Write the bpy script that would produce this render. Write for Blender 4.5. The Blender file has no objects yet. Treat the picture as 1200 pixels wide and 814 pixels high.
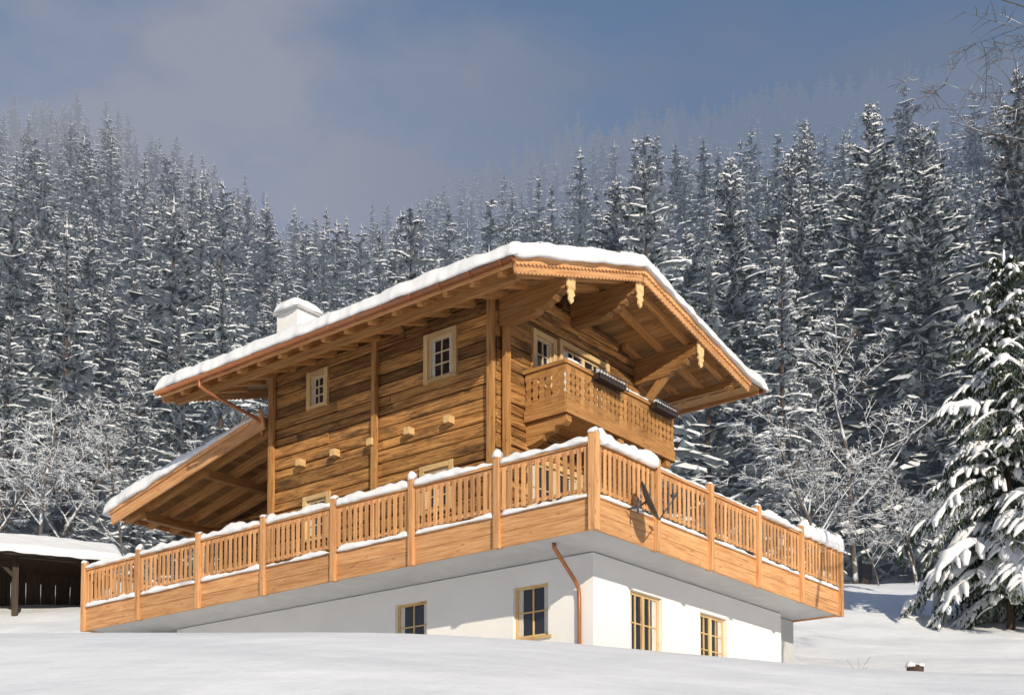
import bpy, math, random
import numpy as np
from mathutils import Vector, Matrix, noise
R = random.Random(7)
scene = bpy.context.scene
scene.view_settings.view_transform = 'Standard'
scene.view_settings.look = 'None'
scene.view_settings.exposure = 0
COL = scene.collection

# ------------------------------------------------------------------ camera
PITCH = math.radians(3); F = 1494*math.cos(PITCH); PY = 1010-F*math.tan(PITCH)
cd = bpy.data.cameras.new("camera"); cam = bpy.data.objects.new("camera", cd)
cd.sensor_width = 36; cd.lens = F/1200*36; cd.shift_y = (PY-407)/1200
cd.clip_start = 0.1; cd.clip_end = 3000
cam.rotation_euler = (math.radians(93), 0, 0)
COL.objects.link(cam); scene.camera = cam

# ------------------------------------------------------------------ light
SUN_AZ = Vector((0.34, -1.0, 0)).normalized(); SUN_EL = math.radians(20)
sd = bpy.data.lights.new("sun", 'SUN'); sd.energy = 4.4; sd.angle = math.radians(0.6); sd.color = (1, .88, .70)
sun = bpy.data.objects.new("sun", sd); COL.objects.link(sun)
tosun = Vector((SUN_AZ.x*math.cos(SUN_EL), SUN_AZ.y*math.cos(SUN_EL), math.sin(SUN_EL)))
sun.rotation_euler = tosun.to_track_quat('Z', 'Y').to_euler()

w = bpy.data.worlds.new("World"); scene.world = w; w.use_nodes = True
nt = w.node_tree; nt.nodes.clear()
def N(nt, t, **kw):
    n = nt.nodes.new(t)
    for k, v in kw.items(): setattr(n, k, v)
    return n
def L(nt, a, b): nt.links.new(a, b)
def math_n(nt, op, a, b=None, clamp=False):
    n = N(nt, 'ShaderNodeMath', operation=op); n.use_clamp = clamp
    for i, x in enumerate((a, b)):
        if x is None: continue
        if isinstance(x, (int, float)): n.inputs[i].default_value = x
        else: L(nt, x, n.inputs[i])
    return n.outputs[0]
def mixc(nt, f, a, b, mode='MIX'):
    n = N(nt, 'ShaderNodeMix', data_type='RGBA', blend_type=mode)
    for i, x in ((0, f), (6, a), (7, b)):
        if isinstance(x, (int, float)): n.inputs[i].default_value = x
        elif isinstance(x, tuple): n.inputs[i].default_value = (*x, 1)
        else: L(nt, x, n.inputs[i])
    return n.outputs[2]
MIST_L = (.31, .33, .40); MIST_R = (.165, .21, .305)
sky = N(nt, 'ShaderNodeTexSky', sky_type='NISHITA'); sky.sun_disc = False
sky.sun_elevation = SUN_EL; sky.sun_rotation = math.atan2(SUN_AZ.x, SUN_AZ.y)
sky.dust_density = 1.5; sky.altitude = 900
tc = N(nt, 'ShaderNodeTexCoord'); sp = N(nt, 'ShaderNodeSeparateXYZ'); L(nt, tc.outputs['Generated'], sp.inputs[0])
ns = N(nt, 'ShaderNodeTexNoise'); ns.inputs['Scale'].default_value = 4.2; ns.inputs['Detail'].default_value = 6; ns.inputs['Roughness'].default_value = .52
mp = N(nt, 'ShaderNodeMapping'); mp.inputs['Scale'].default_value = (1, 1, 2.0); mp.inputs['Rotation'].default_value = (0, .35, 0)
L(nt, tc.outputs['Generated'], mp.inputs[0]); L(nt, mp.outputs[0], ns.inputs[0])
skyc = mixc(nt, 1.0, sky.outputs[0], (.122, .122, .122), 'MULTIPLY')
e = math_n(nt, 'SUBTRACT', .560, sp.outputs[2]); e = math_n(nt, 'MULTIPLY', e, 7.0)
e = math_n(nt, 'ADD', e, math_n(nt, 'MULTIPLY', math_n(nt, 'SUBTRACT', ns.outputs[0], .42), 4.0))
e = math_n(nt, 'SUBTRACT', e, math_n(nt, 'MULTIPLY', sp.outputs[0], .4))
e = math_n(nt, 'MAXIMUM', math_n(nt, 'MINIMUM', e, .95), .12)
lr = math_n(nt, 'MULTIPLY', math_n(nt, 'ADD', sp.outputs[0], .16), 3.6, True)
mist = mixc(nt, lr, MIST_L, MIST_R)
skymix = mixc(nt, e, skyc, mist)
bg = N(nt, 'ShaderNodeBackground'); L(nt, skymix, bg.inputs[0]); bg.inputs[1].default_value = 1.0
wo = N(nt, 'ShaderNodeOutputWorld'); L(nt, bg.outputs[0], wo.inputs[0])

# ------------------------------------------------------------------ materials
def painted_haze(nt, shader):  # aerial haze painted in: emissive mist colour mixed over the surface by world position
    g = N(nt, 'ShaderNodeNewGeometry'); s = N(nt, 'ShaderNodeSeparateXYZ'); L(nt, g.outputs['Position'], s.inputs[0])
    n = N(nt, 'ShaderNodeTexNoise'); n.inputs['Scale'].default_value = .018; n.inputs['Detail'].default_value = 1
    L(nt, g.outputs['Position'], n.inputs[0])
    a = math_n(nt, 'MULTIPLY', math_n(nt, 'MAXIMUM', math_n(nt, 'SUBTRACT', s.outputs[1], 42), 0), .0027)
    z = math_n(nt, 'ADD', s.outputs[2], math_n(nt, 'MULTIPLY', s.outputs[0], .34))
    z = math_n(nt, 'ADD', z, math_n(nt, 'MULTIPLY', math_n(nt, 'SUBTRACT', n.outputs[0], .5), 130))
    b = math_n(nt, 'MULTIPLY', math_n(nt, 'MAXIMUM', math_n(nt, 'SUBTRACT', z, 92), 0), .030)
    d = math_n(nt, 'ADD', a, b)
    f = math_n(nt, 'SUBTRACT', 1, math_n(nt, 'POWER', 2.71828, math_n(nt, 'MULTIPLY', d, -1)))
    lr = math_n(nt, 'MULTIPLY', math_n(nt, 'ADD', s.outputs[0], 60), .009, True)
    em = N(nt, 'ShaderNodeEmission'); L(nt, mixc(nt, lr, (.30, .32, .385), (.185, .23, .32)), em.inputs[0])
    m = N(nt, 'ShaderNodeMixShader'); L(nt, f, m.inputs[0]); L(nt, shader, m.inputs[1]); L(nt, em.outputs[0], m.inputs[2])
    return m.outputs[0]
def newmat(name):
    m = bpy.data.materials.new(name); m.use_nodes = True
    nt = m.node_tree; b = nt.nodes['Principled BSDF']; o = nt.nodes['Material Output']
    return m, nt, b, o
def bump(nt, b, h, strength=.3, dist=.02):
    n = N(nt, 'ShaderNodeBump'); n.inputs['Strength'].default_value = strength; n.inputs['Distance'].default_value = dist
    L(nt, h, n.inputs['Height']); L(nt, n.outputs[0], b.inputs['Normal'])
def simple(name, col, rough=.6, metal=0, var=.15, scale=8, hz=False, bmp=0):
    m, nt, b, o = newmat(name)
    n = N(nt, 'ShaderNodeTexNoise'); n.inputs['Scale'].default_value = scale; n.inputs['Detail'].default_value = 1 if hz else 6
    t = N(nt, 'ShaderNodeTexCoord'); L(nt, t.outputs['Object'], n.inputs[0])
    c = mixc(nt, n.outputs[0], tuple(x*(1-var*1.5) for x in col), tuple(min(1, x*(1+var)) for x in col))
    L(nt, c, b.inputs['Base Color']); b.inputs['Roughness'].default_value = rough; b.inputs['Metallic'].default_value = metal
    if bmp: bump(nt, b, n.outputs[0], bmp, .02)
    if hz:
        df = N(nt, 'ShaderNodeBsdfDiffuse'); L(nt, c, df.inputs[0]); L(nt, painted_haze(nt, df.outputs[0]), o.inputs[0])
    return m
def wood(name, dark, mid, light, weather=None, wamt=.5, rough=.7, bs=.5, bd=.012, wpos=.47):
    m, nt, b, o = newmat(name)
    g = N(nt, 'ShaderNodeAttribute', attribute_name='gc'); t = N(nt, 'ShaderNodeAttribute', attribute_name='tone')
    mp = N(nt, 'ShaderNodeMapping'); mp.inputs['Scale'].default_value = (1.3, 22, 22); L(nt, g.outputs['Vector'], mp.inputs[0])
    n = N(nt, 'ShaderNodeTexNoise'); n.inputs['Scale'].default_value = 1; n.inputs['Detail'].default_value = 7; n.inputs['Roughness'].default_value = .65
    L(nt, mp.outputs[0], n.inputs[0])
    r = N(nt, 'ShaderNodeValToRGB'); L(nt, n.outputs[0], r.inputs[0])
    r.color_ramp.elements[0].position = .30; r.color_ramp.elements[0].color = (*dark, 1)
    r.color_ramp.elements[1].position = .72; r.color_ramp.elements[1].color = (*light, 1)
    k = r.color_ramp.elements.new(.48); k.color = (*mid, 1)
    c = r.outputs[0]
    v = N(nt, 'ShaderNodeTexVoronoi'); mp2 = N(nt, 'ShaderNodeMapping'); mp2.inputs['Scale'].default_value = (2.2, 7, 7)
    L(nt, g.outputs['Vector'], mp2.inputs[0]); L(nt, mp2.outputs[0], v.inputs[0]); v.inputs['Scale'].default_value = 1
    kn = math_n(nt, 'MULTIPLY', math_n(nt, 'SUBTRACT', .16, v.outputs['Distance'], True), 6, True)
    c = mixc(nt, kn, c, tuple(x*.45 for x in dark))
    if weather:
        n2 = N(nt, 'ShaderNodeTexNoise'); mp3 = N(nt, 'ShaderNodeMapping'); mp3.inputs['Scale'].default_value = (.9, 4.5, 4.5)
        L(nt, g.outputs['Vector'], mp3.inputs[0]); L(nt, mp3.outputs[0], n2.inputs[0]); n2.inputs['Scale'].default_value = 1; n2.inputs['Detail'].default_value = 8
        n2.inputs['Roughness'].default_value = .75
        f = math_n(nt, 'MULTIPLY', math_n(nt, 'SUBTRACT', n2.outputs[0], wpos), 5*wamt, True)
        c = mixc(nt, f, c, weather)
    gr = N(nt, 'ShaderNodeCombineColor')
    for i in range(3): L(nt, t.outputs['Fac'], gr.inputs[i])
    c = mixc(nt, 1.0, c, gr.outputs[0], 'MULTIPLY')
    L(nt, c, b.inputs['Base Color']); b.inputs['Roughness'].default_value = rough
    b.inputs['Specular IOR Level'].default_value = .25
    bump(nt, b, n.outputs[0], bs, bd)
    return m
LARCH = wood('larch_wood', (.38, .17, .07), (.61, .32, .14), (.75, .46, .235), weather=(.47, .23, .095), wamt=.4)
LOG = wood('weathered_plank_wood', (.085, .038, .013), (.36, .172, .055), (.60, .335, .12), weather=(.095, .050, .022), wamt=1.2, bs=.9, bd=.03, wpos=.485)
BEAM = wood('roof_beam_wood', (.22, .10, .034), (.43, .215, .075), (.58, .335, .13))
SOFF = wood('soffit_board_wood', (.28, .135, .048), (.50, .27, .105), (.62, .375, .16))
TRIM = wood('pale_trim_wood', (.46, .28, .12), (.64, .44, .21), (.75, .55, .30))
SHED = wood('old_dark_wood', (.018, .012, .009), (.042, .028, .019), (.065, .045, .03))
COPPER = simple('brown_copper', (.42, .17, .075), .42, .55, .2, 5)
GLASS, _nt, _b, _o = newmat('window_glass'); _b.inputs['Base Color'].default_value = (.018, .022, .028, 1); _b.inputs['Roughness'].default_value = .04; _b.inputs['Specular IOR Level'].default_value = .8
CURT = simple('white_curtain_cloth', (.62, .60, .55), .9)
SASH = simple('warm_wooden_sash', (.66, .52, .32), .6)
CONC = simple('grey_concrete', (.50, .50, .50), .9, 0, .13, 3, bmp=.2)
METAL = simple('dark_grey_metal', (.075, .08, .09), .5, .3)
PLASTER, pn, pb, po = newmat('white_plaster')
pt = N(pn, 'ShaderNodeTexCoord'); ps = N(pn, 'ShaderNodeSeparateXYZ'); L(pn, pt.outputs['Object'], ps.inputs[0])
p1_ = N(pn, 'ShaderNodeTexNoise'); p1_.inputs['Scale'].default_value = 1.1; p1_.inputs['Detail'].default_value = 8; L(pn, pt.outputs['Object'], p1_.inputs[0])
p2_ = N(pn, 'ShaderNodeTexNoise'); p2_.inputs['Scale'].default_value = 30; p2_.inputs['Detail'].default_value = 4; L(pn, pt.outputs['Object'], p2_.inputs[0])
pc = mixc(pn, p1_.outputs[0], (.72, .715, .70), (.84, .835, .82))
st_ = math_n(pn, 'MULTIPLY', math_n(pn, 'SUBTRACT', math_n(pn, 'ADD', 4.75, math_n(pn, 'MULTIPLY', p1_.outputs[0], .6)), ps.outputs[2]), 1.6, True)
pc = mixc(pn, math_n(pn, 'MULTIPLY', st_, .3), pc, (.57, .56, .54))
L(pn, pc, pb.inputs['Base Color']); pb.inputs['Roughness'].default_value = .92; bump(pn, pb, p2_.outputs[0], .25, .01)
def snowmat(name, hz=False, col=(.85, .87, .90), sc=3.0, st=.35, dist=.03):
    m, nt, b, o = newmat(name)
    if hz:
        df = N(nt, 'ShaderNodeBsdfDiffuse'); df.inputs[0].default_value = (*col, 1); L(nt, painted_haze(nt, df.outputs[0]), o.inputs[0]); return m
    t = N(nt, 'ShaderNodeNewGeometry')
    n = N(nt, 'ShaderNodeTexNoise'); n.inputs['Scale'].default_value = sc; n.inputs['Detail'].default_value = 9; n.inputs['Roughness'].default_value = .55
    L(nt, t.outputs['Position'], n.inputs[0])
    c = mixc(nt, n.outputs[0], tuple(x*.95 for x in col), col); L(nt, c, b.inputs['Base Color'])
    b.inputs['Roughness'].default_value = .65; b.inputs['Specular IOR Level'].default_value = .3
    bump(nt, b, n.outputs[0], st, dist)
    return m
SNOW = snowmat('fresh_snow', col=(.86, .88, .905), st=.5, dist=.05)
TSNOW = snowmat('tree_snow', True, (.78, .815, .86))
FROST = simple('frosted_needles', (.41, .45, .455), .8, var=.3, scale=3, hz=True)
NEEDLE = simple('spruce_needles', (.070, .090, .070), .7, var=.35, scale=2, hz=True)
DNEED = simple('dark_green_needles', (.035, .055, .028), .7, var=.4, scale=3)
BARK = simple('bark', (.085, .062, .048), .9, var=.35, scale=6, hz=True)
def twigmat(name, off, col, hz):
    m, nt, b, o = newmat(name)
    g = N(nt, 'ShaderNodeNewGeometry'); s = N(nt, 'ShaderNodeSeparateXYZ'); L(nt, g.outputs['Normal'], s.inputs[0])
    n = N(nt, 'ShaderNodeTexNoise'); n.inputs['Scale'].default_value = 2.2; L(nt, g.outputs['Position'], n.inputs[0])
    f = math_n(nt, 'MULTIPLY', math_n(nt, 'ADD', s.outputs[2], math_n(nt, 'MULTIPLY', math_n(nt, 'SUBTRACT', n.outputs[0], off), 2.5)), 4, True)
    df = N(nt, 'ShaderNodeBsdfDiffuse'); L(nt, mixc(nt, f, (.12, .10, .088), col), df.inputs[0])
    L(nt, painted_haze(nt, df.outputs[0]) if hz else df.outputs[0], o.inputs[0])
    return m
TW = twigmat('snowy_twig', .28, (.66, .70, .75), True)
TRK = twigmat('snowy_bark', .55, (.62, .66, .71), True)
DARKTW = twigmat('thin_dark_twig', .66, (.62, .66, .72), False)

# ------------------------------------------------------------------ mesh builder
class MB:
    def __init__(s): s.v = []; s.f = []; s.m = []; s.gc = []; s.tn = []
    def add(s, vs, fs, mat=0, axes=None, tone=None):
        b = len(s.v); s.v += [tuple(p) for p in vs]; s.f += [tuple(b+i for i in f) for f in fs]; s.m += [mat]*len(fs)
        if axes is None: axes = (Vector((1, 0, 0)), Vector((0, 1, 0)), Vector((0, 0, 1)))
        r1, r2, r3 = R.random()*37, R.random()*37, R.random()*37
        if tone is None: tone = R.uniform(.80, 1.12)
        for p in vs:
            p = Vector(p); s.gc.append((p.dot(axes[0])+r1, p.dot(axes[1])+r2, p.dot(axes[2])+r3)); s.tn.append(tone)
    def obox(s, c, hx, hy, hz, mat=0, tone=None):
        c = Vector(c); h = [Vector(hx), Vector(hy), Vector(hz)]
        vs = [c+a*h[0]+b*h[1]+d*h[2] for d in (-1, 1) for b in (-1, 1) for a in (-1, 1)]
        fs = [(0, 2, 3, 1), (4, 5, 7, 6), (0, 1, 5, 4), (2, 6, 7, 3), (0, 4, 6, 2), (1, 3, 7, 5)]
        o = sorted(h, key=lambda q: -q.length)
        s.add(vs, fs, mat, [q.normalized() for q in o], tone)
    def box(s, x0, x1, y0, y1, z0, z1, mat=0, tone=None):
        s.obox(((x0+x1)/2, (y0+y1)/2, (z0+z1)/2), ((x1-x0)/2, 0, 0), (0, (y1-y0)/2, 0), (0, 0, (z1-z0)/2), mat, tone)
    def prism(s, pts, o, e1, e2, n, mat=0, tone=None):
        o = Vector(o); e1 = Vector(e1); e2 = Vector(e2); n = Vector(n); k = len(pts)
        a = [o+e1*p[0]+e2*p[1] for p in pts]; b = [q+n for q in a]
        fs = [tuple(range(k-1, -1, -1)), tuple(range(k, 2*k))]+[(i, (i+1) % k, k+(i+1) % k, k+i) for i in range(k)]
        s.add(a+b, fs, mat, (e1, e2, n.normalized()), tone)
    def tube(s, pts, r, seg=10, mat=0):
        pts = [Vector(p) for p in pts]; vs = []
        for i, p in enumerate(pts):
            d = (pts[min(i+1, len(pts)-1)]-pts[max(i-1, 0)]).normalized()
            x = d.cross(Vector((.13, .2, 1)) if abs(d.z) < .9 else Vector((1, .1, 0))).normalized(); y = d.cross(x)
            for k in range(seg):
                a = 2*math.pi*k/seg; vs.append(p+x*math.cos(a)*r+y*math.sin(a)*r)
        fs = []
        for i in range(len(pts)-1):
            for k in range(seg):
                fs.append((i*seg+k, i*seg+(k+1) % seg, (i+1)*seg+(k+1) % seg, (i+1)*seg+k))
        fs.append(tuple(range(seg-1, -1, -1))); fs.append(tuple((len(pts)-1)*seg+k for k in range(seg)))
        s.add(vs, fs, mat)
    def make(s, name, mats, parent=None, smooth=False, loc=None):
        me = bpy.data.meshes.new(name); me.from_pydata(s.v, [], s.f); me.update()
        for m in mats: me.materials.append(m)
        me.polygons.foreach_set('material_index', s.m)
        if smooth: me.polygons.foreach_set('use_smooth', [True]*len(s.f))
        a = me.attributes.new('gc', 'FLOAT_VECTOR', 'POINT'); a.data.foreach_set('vector', [q for p in s.gc for q in p])
        a = me.attributes.new('tone', 'FLOAT', 'POINT'); a.data.foreach_set('value', s.tn)
        o = bpy.data.objects.new(name, me); COL.objects.link(o)
        if parent: o.parent = parent
        if loc: o.location = loc
        return o

def snow_strip(mb, p0, p1, wd, h, seed=0, step=.05, droop=.35, var=1.0):
    p0 = Vector(p0); p1 = Vector(p1); d = p1-p0; ln = d.length; d.normalize(); c = d.cross(Vector((0, 0, 1))).normalized()
    n = max(6, int(ln/step)); K = 9; vs = []; fs = []
    for i in range(n+1):
        t = i/n; q = p0+d*(ln*t)
        a = noise.noise(Vector((ln*t*.9, seed*3.7, 1.3))); b = noise.noise(Vector((ln*t*4.1, seed*5.1, 4.2))); cc = noise.noise(Vector((ln*t*2.3, seed*2.1, 9.2)))
        k = min(1, min(t, 1-t)*ln/.10); k = math.sqrt(max(0, 1-(1-k)**2))
        hh = h*max(.12, 1+a*1.2*var+b*.7)*k+.004
        ww = wd/2*(1+.28*cc+.2*a)*(.4+.6*k)
        for j in range(K):
            th = -droop+(math.pi+2*droop)*j/(K-1); wob = 1+.18*noise.noise(Vector((ln*t*5, j*.7, seed)))
            vs.append(q+c*(math.cos(th)*ww*wob+.1*wd*b)+Vector((0, 0, math.sin(th)*hh*wob if math.sin(th) > 0 else math.sin(th)*hh*.6)))
    for i in range(n):
        for j in range(K-1): fs.append((i*K+j, i*K+j+1, (i+1)*K+j+1, (i+1)*K+j))
        fs.append((i*K+K-1, i*K, (i+1)*K, (i+1)*K+K-1))
    fs.append(tuple(range(K))); fs.append(tuple(n*K+j for j in range(K-1, -1, -1)))
    mb.add(vs, fs, 0)

def top(o, label, cat, group=None):
    o['label'] = label; o['category'] = cat
    if group: o['group'] = group
def empty(name, loc=(0, 0, 0), rz=0):
    o = bpy.data.objects.new(name, None); o.location = loc; o.rotation_euler = (0, 0, rz); COL.objects.link(o); o.empty_display_size = .3
    return o

# ------------------------------------------------------------------ terrain
YS = [-60, 0, 5, 10, 12, 14, 16, 18, 20, 25, 30, 35, 42, 50, 60, 70]
HS = [-3, -1.6, -.4, 1.15, 1.9, 2.5, 2.93, 3.25, 3.5, 3.9, 4.4, 5.6, 8.1, 10.8, 13.3, 15]
_yy = np.arange(-60, 70.01, .5); _hh = np.interp(_yy, YS, HS)
_k = np.exp(-np.linspace(-2, 2, 9)**2); _k /= _k.sum()
_pad = np.pad(_hh, 4, mode='edge'); _hh2 = np.convolve(_pad, _k, 'valid'); _hh2[-1] = 15
TT = [-.6, -.4, -.335, -.268, -.2, -.134, -.1, -.054, .027, .167, .335, .42, .6]
SS = [.65, .665, .665, .61, .555, .525, .535, .56, .605, .635, .675, .70, .72]
LL = [250, 260, 265, 255, 250, 250, 285, 330, 400, 450, 480, 500, 500]
def sstep(a, b, x):
    t = min(1, max(0, (x-a)/(b-a))); return t*t*(3-2*t)
def ground_h(x, y):
    if y <= 70:
        h = float(np.interp(y, _yy, _hh2))
        h -= .58*sstep(-2.5, 6.5, x)*sstep(4, 14, y)*(1-sstep(22, 36, y))
        h += .14*noise.noise(Vector((x*.16, y*.16, 0)))*sstep(2, 8, y)+.02*noise.noise(Vector((x*.6, y*.6, 4)))*sstep(2, 8, y)
        h += .35*noise.noise(Vector((x*.09, y*.09, 5)))*sstep(33, 42, y)+.20*noise.noise(Vector((x*.5, y*.5, 8)))*sstep(33, 42, y)
    else:
        t = x/y; s = float(np.interp(t, TT, SS)); l = float(np.interp(t, TT, LL))
        h = 15+s*(min(y, l)-70)-.35*max(0, y-l)
        h += 5*noise.noise(Vector((x*.018, y*.018, 3)))*sstep(75, 120, y)+.35*noise.noise(Vector((x*.09, y*.09, 5)))+.20*noise.noise(Vector((x*.5, y*.5, 8)))
    return h
ys = list(np.arange(-50, 0, 4))+list(np.arange(0, 70, .4))+list(70+630*np.linspace(0, 1, 110)**1.5)
xs = [22*math.sinh(s) for s in np.linspace(-3.7, 3.7, 261)]
vs = [(x, y, ground_h(x, y)) for y in ys for x in xs]; nx = len(xs)
fs = [(j*nx+i, j*nx+i+1, (j+1)*nx+i+1, (j+1)*nx+i) for j in range(len(ys)-1) for i in range(nx-1)]
me = bpy.data.meshes.new('snowy_ground'); me.from_pydata(vs, [], fs); me.update()
me.polygons.foreach_set('use_smooth', [True]*len(fs))
GS, gnt, gb, go = newmat('snow_ground')
gg = N(gnt, 'ShaderNodeNewGeometry'); gsx = N(gnt, 'ShaderNodeSeparateXYZ'); L(gnt, gg.outputs['Position'], gsx.inputs[0])
n1 = N(gnt, 'ShaderNodeTexNoise'); n1.inputs['Scale'].default_value = .55; n1.inputs['Detail'].default_value = 9; n1.inputs['Roughness'].default_value = .45; L(gnt, gg.outputs['Position'], n1.inputs[0])
n2 = N(gnt, 'ShaderNodeTexNoise'); n2.inputs['Scale'].default_value = 40; n2.inputs['Detail'].default_value = 3; L(gnt, gg.outputs['Position'], n2.inputs[0])
n3 = N(gnt, 'ShaderNodeTexNoise'); n3.inputs['Scale'].default_value = .5; n3.inputs['Detail'].default_value = 8; L(gnt, gg.outputs['Position'], n3.inputs[0])
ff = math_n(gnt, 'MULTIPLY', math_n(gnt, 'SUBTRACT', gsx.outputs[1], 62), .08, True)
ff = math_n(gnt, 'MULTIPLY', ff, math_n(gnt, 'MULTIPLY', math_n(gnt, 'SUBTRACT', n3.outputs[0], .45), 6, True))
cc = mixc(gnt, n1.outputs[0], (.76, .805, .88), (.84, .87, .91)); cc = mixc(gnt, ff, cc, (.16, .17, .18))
L(gnt, cc, gb.inputs['Base Color']); gb.inputs['Roughness'].default_value = .6; gb.inputs['Specular IOR Level'].default_value = .3
bh = math_n(gnt, 'ADD', math_n(gnt, 'MULTIPLY', n1.outputs[0], 1.0), math_n(gnt, 'MULTIPLY', n2.outputs[0], .03))
bump(gnt, gb, bh, .55, .32); L(gnt, painted_haze(gnt, gb.outputs[0]), go.inputs[0])
me.materials.append(GS)
gr = bpy.data.objects.new('snowy_ground', me); COL.objects.link(gr); gr['kind'] = 'structure'

# ------------------------------------------------------------------ chalet
O = (1.5225, 23.3, 0); RZ = math.atan2(.7796, .6262)
CH = empty('chalet', O, RZ)
top(CH, 'wooden alpine chalet with white plaster base and thick roof snow', 'house')
CM = Matrix.Translation(O) @ Matrix.Rotation(RZ, 4, 'Z')
ZB = 6.19
def fr_left(x): return lambda s, n, z: (x-n, s, z)
def fr_gable(y): return lambda s, n, z: (s, y-n, z)
def fbox(mb, fr, s0, s1, n0, n1, z0, z1, mat=0, tone=None):
    a = Vector(fr(s0, n0, z0)); b = Vector(fr(s1, n1, z1))
    mb.box(min(a.x, b.x), max(a.x, b.x), min(a.y, b.y), max(a.y, b.y), min(a.z, b.z), max(a.z, b.z), mat, tone)
def wall_open(mb, fr, s0, s1, z0, z1, th, ops, mat=0):
    ops = sorted(ops); s = s0
    for (a, b, c, d) in ops:
        fbox(mb, fr, s, a, -th, 0, z0, z1, mat, 1); fbox(mb, fr, a, b, -th, 0, z0, c, mat, 1); fbox(mb, fr, a, b, -th, 0, d, z1, mat, 1); s = b
    fbox(mb, fr, s, s1, -th, 0, z0, z1, mat, 1)
def plank_wall(mb, fr, s0, s1, z0, z1, ops, rh=.2, clip=None, th=.16):
    z = z0
    while z < z1-.03:
        h = rh*R.uniform(.75, 1.3); zt = min(z+h, z1); zc = (z+zt)/2; a, b = s0, s1
        if clip:
            c = clip(zt); a = max(a, c[0]); b = min(b, c[1])
            if b-a < .1: break
        segs = [(a, b)]
        for (p, q, c, d) in ops:
            if c < zc < d:
                ns_ = []
                for (u_, v_) in segs:
                    if p < v_ and q > u_:
                        if p-u_ > .02: ns_.append((u_, p))
                        if v_-q > .02: ns_.append((q, v_))
                    else: ns_.append((u_, v_))
                segs = ns_
        for (u_, v_) in segs:
            cuts = [u_]
            while v_-cuts[-1] > 4.2: cuts.append(cuts[-1]+R.uniform(2.2, 3.8))
            cuts.append(v_)
            for i in range(len(cuts)-1):
                o_ = R.uniform(0, .045); g_ = R.uniform(.008, .02)
                sa, sb = cuts[i]+.002, cuts[i+1]-.002
                pr = [(-th, z+g_), (o_-.018, z+g_), (o_, z+g_+.028), (o_+R.uniform(-.006, .006), zt-g_-.028), (o_-.018, zt-g_), (-th, zt-g_)]
                o0 = Vector(fr(sa, 0, 0)); e1 = Vector(fr(sa, 1, 0))-o0; sv = Vector(fr(sb, 0, 0))-o0
                k = len(pr); tone = R.choice([.45, .6, .7, .85, .95, 1.05, 1.15, 1.3, 1.5])
                A_ = [o0+e1*p[0]+Vector((0, 0, p[1])) for p in pr]; B_ = [q+sv for q in A_]
                fs_ = [tuple(range(k-1, -1, -1)), tuple(range(k, 2*k))]+[(j, (j+1) % k, k+(j+1) % k, k+j) for j in range(k)]
                mb.add(A_+B_, fs_, 0, (sv.normalized(), e1, Vector((0, 0, 1))), tone)
        z = zt
def window(fr, s0, s1, z0, z1, cols=2, rows=3, rec=.1, casing=True, mat=TRIM, name='window', sashes=1, curtain=True):
    mb = MB(); c = .065
    if casing:
        for q in ((s0-.07, s0+.05, z0-.07, z1+.07), (s1-.05, s1+.07, z0-.07, z1+.07)): fbox(mb, fr, q[0], q[1], -.12, .065, q[2], q[3])
        fbox(mb, fr, s0+.05, s1-.05, -.12, .062, z1-.05, z1+.068)
        s0 += .05; s1 -= .05; z1 -= .05; rec = .0
    n0, n1 = -rec-.06, -rec
    sm = MB()
    fbox(sm, fr, s0, s0+c, n0, n1, z0, z1); fbox(sm, fr, s1-c, s1, n0, n1, z0, z1)
    fbox(sm, fr, s0+c, s1-c, n0, n1-.002, z1-c, z1); fbox(sm, fr, s0+c, s1-c, n0, n1-.002, z0, z0+c)
    a0, a1, b0, b1 = s0+c, s1-c, z0+c, z1-c
    if sashes == 2:
        m = (a0+a1)/2; fbox(sm, fr, m-.05, m+.05, n0, n1+.004, b0, b1)
    for i in range(1, cols):
        if sashes == 2 and i*2 == cols: continue
        m = a0+(a1-a0)*i/cols; fbox(sm, fr, m-.014, m+.014, n0+.02, n1-.008, b0, b1)
    for i in range(1, rows):
        m = b0+(b1-b0)*i/rows; fbox(sm, fr, a0, a1, n0+.02, n1-.012, m-.014, m+.014)
    if casing: o = mb.make(name, [mat], CH); sm.make('sash', [SASH], o)
    else: o = sm.make(name, [mat], CH)
    g = MB(); fbox(g, fr, s0+.02, s1-.02, -rec-.045, -rec-.035, z0+.02, z1-.02); g.make('glass', [GLASS], o)
    if curtain:
        wd = (a1-a0)*.15
        for sgn in (0, 1):
            g = MB()
            for i in range(5):
                s_ = a0+wd*i/5 if not sgn else a1-wd*(i+1)/5
                fbox(g, fr, s_, s_+wd/5, -rec-.034, -rec-.030+.004*(i % 2), b0, b1)
            g.make('curtain', [CURT], o)
    g = MB(); fbox(g, fr, s0-.1, s1+.1, -.1, .09 if casing else .05, z0-.06, z0); g.make('sill', [mat], o)
    return o

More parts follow.
